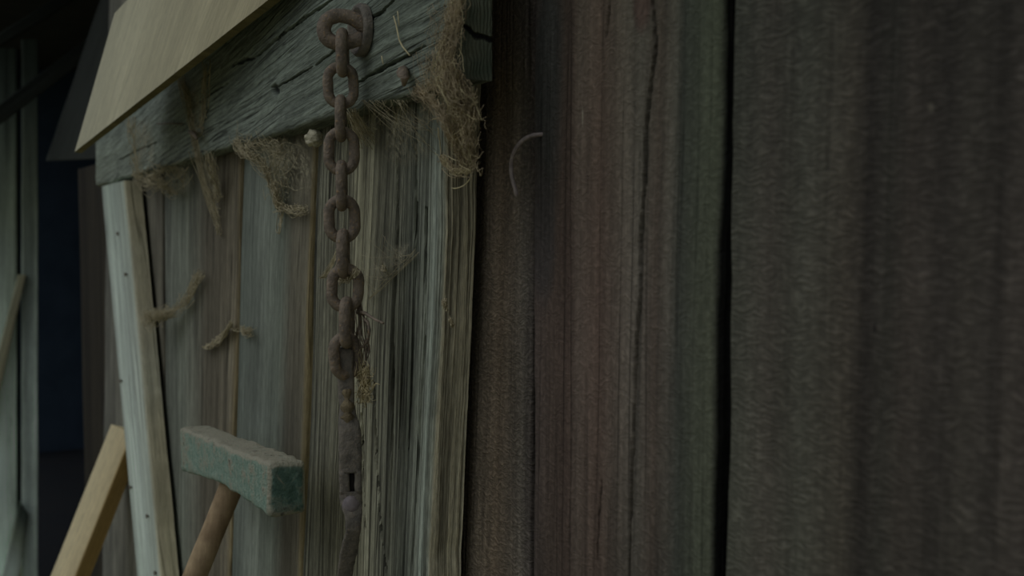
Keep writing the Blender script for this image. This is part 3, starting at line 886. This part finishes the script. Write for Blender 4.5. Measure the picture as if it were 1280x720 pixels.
# a: big mass at the right end of the ledge
main = [(572, -8, WT), (566, 30, WT), (557, 60, WT+.002), (556, 95, WT+.004), (566, 120, WT), (576, 145, WT-.008), (583, 170, .020), (588, 205, .012)]
paths = tuft(main, 900, 6.5, (.03, .18), (.2, .5), 1.3)
paths += tuft([(520, 112, WT), (545, 125, WT), (558, 150, .03), (570, 185, .016), (585, 208, .01)], 240, 3.5, (.05, .4), (.2, .5), 1)
paths += tuft([(565, 90, WT), (585, 125, .022), (590, 150, .02)], 260, 6, (.1, .4), (.2, .5), 1.5)
paths += tuft([(553, 195, .012), (565, 212, .012), (588, 213, .012), (592, 200, .012)], 130, 3, (.1, .5), (.2, .6), 1.5)
paths += tuft([(535, 70, WT), (545, 110, WT), (520, 115, WT)], 110, 7, (.1, .5), (.15, .35), 2)
straws = [strand(a, b, .05, 1.5, 6, r) for a, b, r in (
    ((576, 128, .02), (594, 118, .02), .9), ((560, 195, .014), (580, 203, .014), .6), ((565, 235, .006), (588, 222, .012), .8),
    ((548, 160, .018), (553, 205, .01), .8), ((585, 125, .02), (579, 158, .02), .8), ((590, 118, .02), (598, 128, .02), .8), ((538, 118, .03), (566, 150, .02), 1.0),
    ((566, 155, .02), (575, 175, .016), 1.0), ((540, 150, .01), (562, 146, .02), .8))]
paths += tuft([(548, 10, WT), (540, 70, WT), (528, 118, WT), (545, 160, .02)], 70, 9, (.1, .4), (.12, .25), 2)
pale = tuft(main, 150, 7.5, (.04, .22), (.25, .5), 1.6)+tuft([(553, 195, .014), (565, 212, .014), (588, 213, .014)], 50, 3, (.1, .5), (.25, .5), 1)
straws += [strand(a, b, .05, 1.5, 6, .5) for a, b in (((556, 20, WT), (566, 52, WT)), ((560, 80, WT+.002), (552, 108, WT+.002)), ((574, 60, WT), (580, 90, WT)), ((540, 100, WT), (530, 122, WT)))]
ob = fibre('web_mass', paths, lintM, 'large tangled mass of brown lint and cobweb hanging off the right end of the ledge', 'cobweb', [('pale_fibres', pale, strawM, 3)]+[('straw_stalk', [s_], strawM, 5) for s_ in straws])
sheet([(545, 5, WT), (548, 60, WT+.003), (540, 110, WT+.003)], [(580, 5, WT), (575, 60, WT+.003), (590, 110, WT-.01)], ob, jit=5)
sheet([(545, 115, WT), (560, 160, .02), (575, 215, .01)], [(600, 100, .01), (596, 160, .012), (592, 215, .008)], ob, jit=4)
# b: curtain under the ledge left of the chain
pathb = tuft([(294, 176, WR), (310, 190, .03), (330, 203, .02), (338, 222, .014), (345, 240, .01), (350, 262, .006)], 240, 3.2, (.05, .3), (.2, .5), 1.2)
pathb += tuft([(300, 174, .03), (330, 172, .02), (355, 182, .01), (345, 205, .01), (350, 235, .006)], 180, 8, (.1, .5), (.15, .35), 2)
pathb += tuft([(345, 262, .006), (352, 255, .006), (375, 258, .006), (385, 262, .006)], 40, 2.5, (.1, .6), (.3, .6), 2)
pathb += tuft([(352, 262, .006), (348, 290, .005)], 18, 2, (.2, .8), (.3, .6), 1)
ob = fibre('web_curtain', pathb, webM, 'brown curtain of cobweb hanging beneath the ledge, just left of the cocoon', 'cobweb')
sheet([(296, 178, WR), (325, 205, .02), (345, 262, .006)], [(385, 160, .02), (400, 200, .008), (395, 258, .004)], ob, jit=4)
# c: trailing strands further left
pathc = tuft([(224, 92, WR+.004), (236, 115, WR+.004), (240, 150, WR+.004), (243, 190, WR), (256, 225, .02), (270, 262, .008), (274, 290, .005)], 130, 2.5, (.1, .4), (.25, .5), .8)
pathc += tuft([(258, 80, WR+.004), (256, 130, WR+.004), (250, 165, WR+.003)], 30, 2.5, (.2, .7), (.3, .6), 1)
pathc += tuft([(262, 190, .03), (268, 225, .012), (272, 250, .008)], 60, 3, (.1, .6), (.3, .6), 2)
ob = fibre('trailing_web', pathc, webM, 'long thin dusty cobweb trailing down over the ledge and the board below it', 'cobweb')
sheet([(228, 95, WR+.005), (240, 140, WR+.005), (242, 190, WR)], [(262, 80, WR+.005), (258, 130, WR+.005), (262, 190, WR)], ob, jit=2)
sheet([(243, 192, WR), (255, 225, .02), (262, 265, .008)], [(272, 188, .03), (280, 220, .01), (282, 265, .006)], ob, jit=3)
pathd = tuft([(162, 148, WR+.004), (166, 180, WR+.004), (170, 212, WR+.004), (172, 222, WR+.003)], 70, 3.5, (.1, .5), (.2, .45), 1)
pathd += tuft([(172, 222, WR), (195, 222, .03), (208, 232, .02), (218, 240, .015)], 90, 3, (.1, .5), (.2, .45), 1)
pathd += tuft([(185, 215, .03), (215, 205, .02), (232, 220, .012)], 60, 6, (.1, .4), (.2, .5), 2)
ob = fibre('corner_web', pathd, webM, 'brown cobweb clinging to the left end of the ledge above the pale brace', 'cobweb')
sheet([(160, 150, WR+.005), (168, 215, WR+.005)], [(190, 138, WR+.005), (200, 210, WR+.005)], ob, jit=3)
sheet([(180, 218, .03), (215, 205, .02), (240, 196, .02)], [(200, 250, .008), (222, 250, .008), (245, 240, .008)], ob, jit=3)
# e: bridge of lint from the brace to the boards
pathe = tuft([(182, 393, WBk), (192, 396, WBk), (207, 392, .02), (225, 380, .012), (240, 362, .008), (250, 342, .006)], 200, 3.0, (.05, .3), (.2, .5), 1.2)
pathe += tuft([(182, 398, WBk), (195, 392, WBk), (208, 390, .02)], 90, 4.0, (.1, .5), (.2, .5), 1.2)
fibre('lint_bridge', pathe, webM, 'wispy tan lint stretched from the right edge of the brace onto the door', 'cobweb')
pathf = tuft([(254, 434, .006), (272, 424, .006), (286, 410, .006), (289, 402, .006)], 60, 1.2, (.1, .5), (.35, .8), 1)
pathf += tuft([(303, 411, .006), (309, 415, .006), (313, 412, .006)], 50, 2.6, (.1, .9), (.2, .5), 1.2)
pathf += tuft([(289, 408, .006), (303, 414, .006)], 8, 1, (.3, .9), (.3, .6), 1)
fibre('small_web', pathf, webM, 'short slanting cobweb strand with a small brown clump, right of the lint bridge', 'cobweb')
# f: fans beside the chain
pathg = [strand((436+R.uniform(-4, 12), 138+R.uniform(-4, 6), R.uniform(.01, .035)), (452+R.uniform(-10, 16), 172+R.uniform(-12, 14), R.uniform(.004, .012)), .1, 1.5, 6, R.uniform(.25, .5)) for _ in range(60)]
pathg += [strand((480+R.uniform(-30, 30), 125, .03), (500+R.uniform(-50, 50), R.uniform(150, 195), .005), .1, 2, 6, R.uniform(.2, .35)) for _ in range(35)]
ob = fibre('web_fan', pathg, webM, 'thin fan of cobweb threads under the ledge just right of the chain', 'cobweb')
sheet([(438, 140, .03), (455, 145, .025), (475, 138, .025)], [(440, 185, .006), (462, 190, .005), (480, 180, .005)], ob, jit=3)
sheet([(480, 130, .025), (520, 130, .025), (545, 128, .025)], [(470, 205, .004), (505, 215, .004), (545, 205, .004)], ob, jit=4)
pathh = [strand((461+R.uniform(-1, 1), 374+R.uniform(-1, 1), .006), (521+R.uniform(-4, 4), 314+R.uniform(-4, 4), .005), .05, 1.2, 7, R.uniform(.18, .3)) for _ in range(5)]
pathh += [strand((400+R.uniform(-2, 2), 347, .008), (420, 320+R.uniform(-14, 8), .02), .2, 1.5, 6, R.uniform(.3, .5)) for _ in range(16)]
pathh += [strand((461+60*(i/18)+R.uniform(-2, 2), 374-60*(i/18), .005), (445+R.uniform(0, 40), 300+R.uniform(-10, 50), .005), .1, 1.5, 6, .22) for i in range(19)]
pathh += tuft([(478, 332, .006), (483, 340, .006)], 8, 1.5, (.4, .9), (.5, .8), 2)
ob = fibre('wing_web', pathh, webM, 'slanting triangular cobweb on the cracked board right of the middle of the chain', 'cobweb')
sheet([(455, 318, .006), (485, 305, .005), (515, 300, .005)], [(462, 376, .006), (490, 348, .006), (522, 316, .006)], ob, jit=2)
# g: straw clump by the hasp and lint in a link
WH = WCH-.012
pathk = tuft([(453, 462, WH), (457, 476, WH), (456, 498, WH)], 170, 5.0, (.1, .6), (.3, .7), 2)
pathk += tuft([(444, 425, WH), (450, 450, WH), (452, 470, WH)], 60, 3.5, (.1, .6), (.2, .5), 1.5)
fibre('straw_clump', pathk, simple('dull_straw', (76, 70, 52), (112, 104, 78), 120, bump=0), 'small clump of dry straw and web beside the top of the hasp bar', 'straw')
pathl = tuft([(417, 340, WCH-.004), (424, 350, WCH-.006), (440, 342, WCH-.006), (445, 337, WCH-.004)], 80, 2.6, (.1, .5), (.35, .7), 2.5)
fibre('link_lint', pathl, webM, 'tuft of tan lint caught inside a face-on link midway down the chain', 'lint')
# h: wire loop and twig
lp = []
for x, y in [(455, 398), (460, 403), (462, 413), (460, 425), (455, 433), (449, 434), (445, 428), (446, 418), (449, 408), (450, 396), (449, 385), (447, 372)]:
    lp.append(P(x, y, WH))
o = recentre_child(link('wire_loop', tube_mesh([(lp, 1.9*pxm(lp[0]))], 8), None, [rust]), None)
tag(o, 'small loop of rusty wire dangling right of the lower chain links', 'wire')
tw = [P(447, 391, WH), P(455, 391, WH+.001), P(462, 395, WH+.002), P(470, 400, WH+.003), P(479, 404, WH+.004)]
o = recentre_child(link('twig', tube_mesh([(tw, [2.2*pxm(tw[0]), 2.4*pxm(tw[0]), 2*pxm(tw[0]), 1.7*pxm(tw[0]), 1.5*pxm(tw[0])])], 7), None, [rust]), None)
tag(o, 'short dark brown twig lying across the wire loop beside the chain', 'twig')
tl_ = [strand((448+R.uniform(-3, 3), 375, WH), (456+R.uniform(-5, 5), 470+R.uniform(-6, 6), WH), .05, 4, 10, R.uniform(.5, .9), curl=2) for _ in range(12)]
fibre('root_strings', tl_, rust, 'thin brown rootlets hanging from the wire loop down to the straw clump', 'rootlets')
# i: dry stalks on the ledge
def stalk(pts, r, label):
    q = [P(x, y, WR+.004) for x, y in pts]
    o = recentre_child(link('straw_stalk', tube_mesh([(q, r*pxm(q[0]))], 6), None, [strawM]), None)
    tag(o, label, 'straw')
stalk([(492, 20), (495, 30), (499, 50), (503, 58), (512, 69)], 1.0, 'bent pale straw stalk stuck to the ledge, longest one right of the eye ring')
stalk([(497, 14), (498, 24), (499, 32)], .7, 'very short upright straw bit at the top end of the bent stalk')
stalk([(477, 70), (479, 80)], .8, 'tiny pale straw chip on the ledge, leftmost of the bits below the bent stalk')
me = tube_mesh([([P(505, 88, WR), P(503, 91, WR+.010), P(506, 97, WR+.012), P(505, 106, WR+.008)], [.004, .0045, .0035, .0015])], 8)
o = recentre_child(link('nail_stub', me, None, [rust]), None); tag(o, 'stubby dark rusty nail end sticking out low on the ledge, left of the lint mass', 'nail')
me = tube_mesh([([P(228, 155, WR+.002), P(212, 154, WR+.006), P(196, 155, WR+.006)], [.0012, .0014, .0010])], 6)
o = recentre_child(link('twig', me, None, [rust2]), None); tag(o, 'thin dark twig lying level on the left part of the ledge', 'twig')
me = tube_mesh([([P(238, 165, WR), P(242, 167, WR+.008), P(246, 173, WR+.014)], [.003, .003, .002])], 8)
o = recentre_child(link('nail_stub', me, None, [rust]), None); tag(o, 'small rusty nail tip on the left part of the ledge beside the trailing cobweb', 'nail')
# little lumps of dirt on the bright edge of the right-hand board
for (x, y, r, lb) in ((556, 380, 5, 'upper crumb of dry lichen stuck on the right edge of the door'), (564, 402, 3.5, 'lower crumb of dry lichen stuck on the right edge of the door')):
    pth = tuft([(x-2, y-r, .002), (x+2, y+r, .0)], 26, r*.35, (.2, .9), (.5, .9), 2)
    fibre('lichen_crumb', pth, webM, lb, 'lichen')

# ------------------------------------------------------------------ left background
XJ = P(127, 400, -.02).x
ZJ = P(115, 206, -.05).z
jamb = plank('door_jamb', Vector((XJ-.62, .055, 0)), Vector((XJ-.02, .055, 0)), Vector((XJ-.02, .055, ZJ)), Vector((XJ-.62, .055, ZJ)), .05, [jambM], nu=20, nv=40, seed=71)
jamb.name = 'trim_1'; tag(jamb, kind='structure')
XD = -4.6
def fd(px, py): return PX(px, py, XD)
fdoor = empty('open_door', (XD, -.2, 0)); tag(fdoor, 'blurred pale grey plank door standing open at the far left edge', 'door')
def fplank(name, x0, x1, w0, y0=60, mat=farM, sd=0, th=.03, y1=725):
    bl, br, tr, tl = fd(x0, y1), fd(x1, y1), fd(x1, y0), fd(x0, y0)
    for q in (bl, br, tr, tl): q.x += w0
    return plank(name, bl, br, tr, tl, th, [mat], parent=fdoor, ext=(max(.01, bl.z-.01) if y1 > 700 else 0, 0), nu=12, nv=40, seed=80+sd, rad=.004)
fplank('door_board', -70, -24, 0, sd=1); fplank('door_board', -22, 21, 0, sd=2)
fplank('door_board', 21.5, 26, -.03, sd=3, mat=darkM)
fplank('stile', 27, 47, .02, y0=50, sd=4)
b0, b1, b2, b3 = fd(-30, 545), fd(-14, 545), fd(31, 343), fd(22, 343)
for q in (b0, b1, b2, b3): q.x += .045
far2 = wood('tan_far_brace', [(0, (96, 96, 78)), (1, (102, 98, 78))], F=(30, 1), seed=65., crackamt=.2, fib=.2)
plank('brace', b0, b1, b2, b3, .03, [far2], parent=fdoor, nu=8, nv=20, seed=91)
b0, b1, b2, b3 = fd(-10, 760), fd(16, 760), fd(34, 640), fd(24, 625)
for q in (b0, b1, b2, b3): q.x += .045
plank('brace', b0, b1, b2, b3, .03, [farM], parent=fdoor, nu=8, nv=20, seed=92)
# raked header board and sloping rafters in the dark under the roof
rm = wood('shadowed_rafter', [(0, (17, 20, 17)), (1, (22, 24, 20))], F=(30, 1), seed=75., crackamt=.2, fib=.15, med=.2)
WL = -.045
hd = plank('header_board', P(57, 201, WL), P(150, 197, WL), P(185, -8, WL), P(128, -8, WL), .03, [rm], ext=(0, .3), nu=16, nv=40, seed=73)
tag(hd, 'dark raked header board above the black doorway, left of the pale fresh board', 'board')
raf = [((-20, 62), (110, -20), None, 6, 'faint shallow rafter in the top left corner'), ((-10, 150), (50, 105), None, 9, 'faint dark rafter above the open door on the far left')]
for i, (a, b, wl, wd, lb) in enumerate(raf):
    X = 3.8
    p0, p1 = (P(*a, wl), P(*b, wl)) if wl is not None else (PX(a[0], a[1], -X), PX(b[0], b[1], -X))
    if wl is not None: X = -p0.x
    d = (p1-p0).normalized(); s_ = (Vector((0, 1, 0)) if wl is not None else Vector((1, 0, 0))).cross(d).normalized()*(wd*X/FPX)
    if wl is None and s_.y < 0: s_ = -s_
    if wl is not None and s_.x < 0: s_ = -s_
    o = plank('batten' if wl is not None else 'rafter', p0-s_, p0+s_, p1+s_, p1-s_, .018 if wl is not None else .06, [rm], ext=(0, 0 if wl is not None else .5), nu=8, nv=20, seed=95+i)
    tag(o, lb, 'batten' if wl is not None else 'rafter')
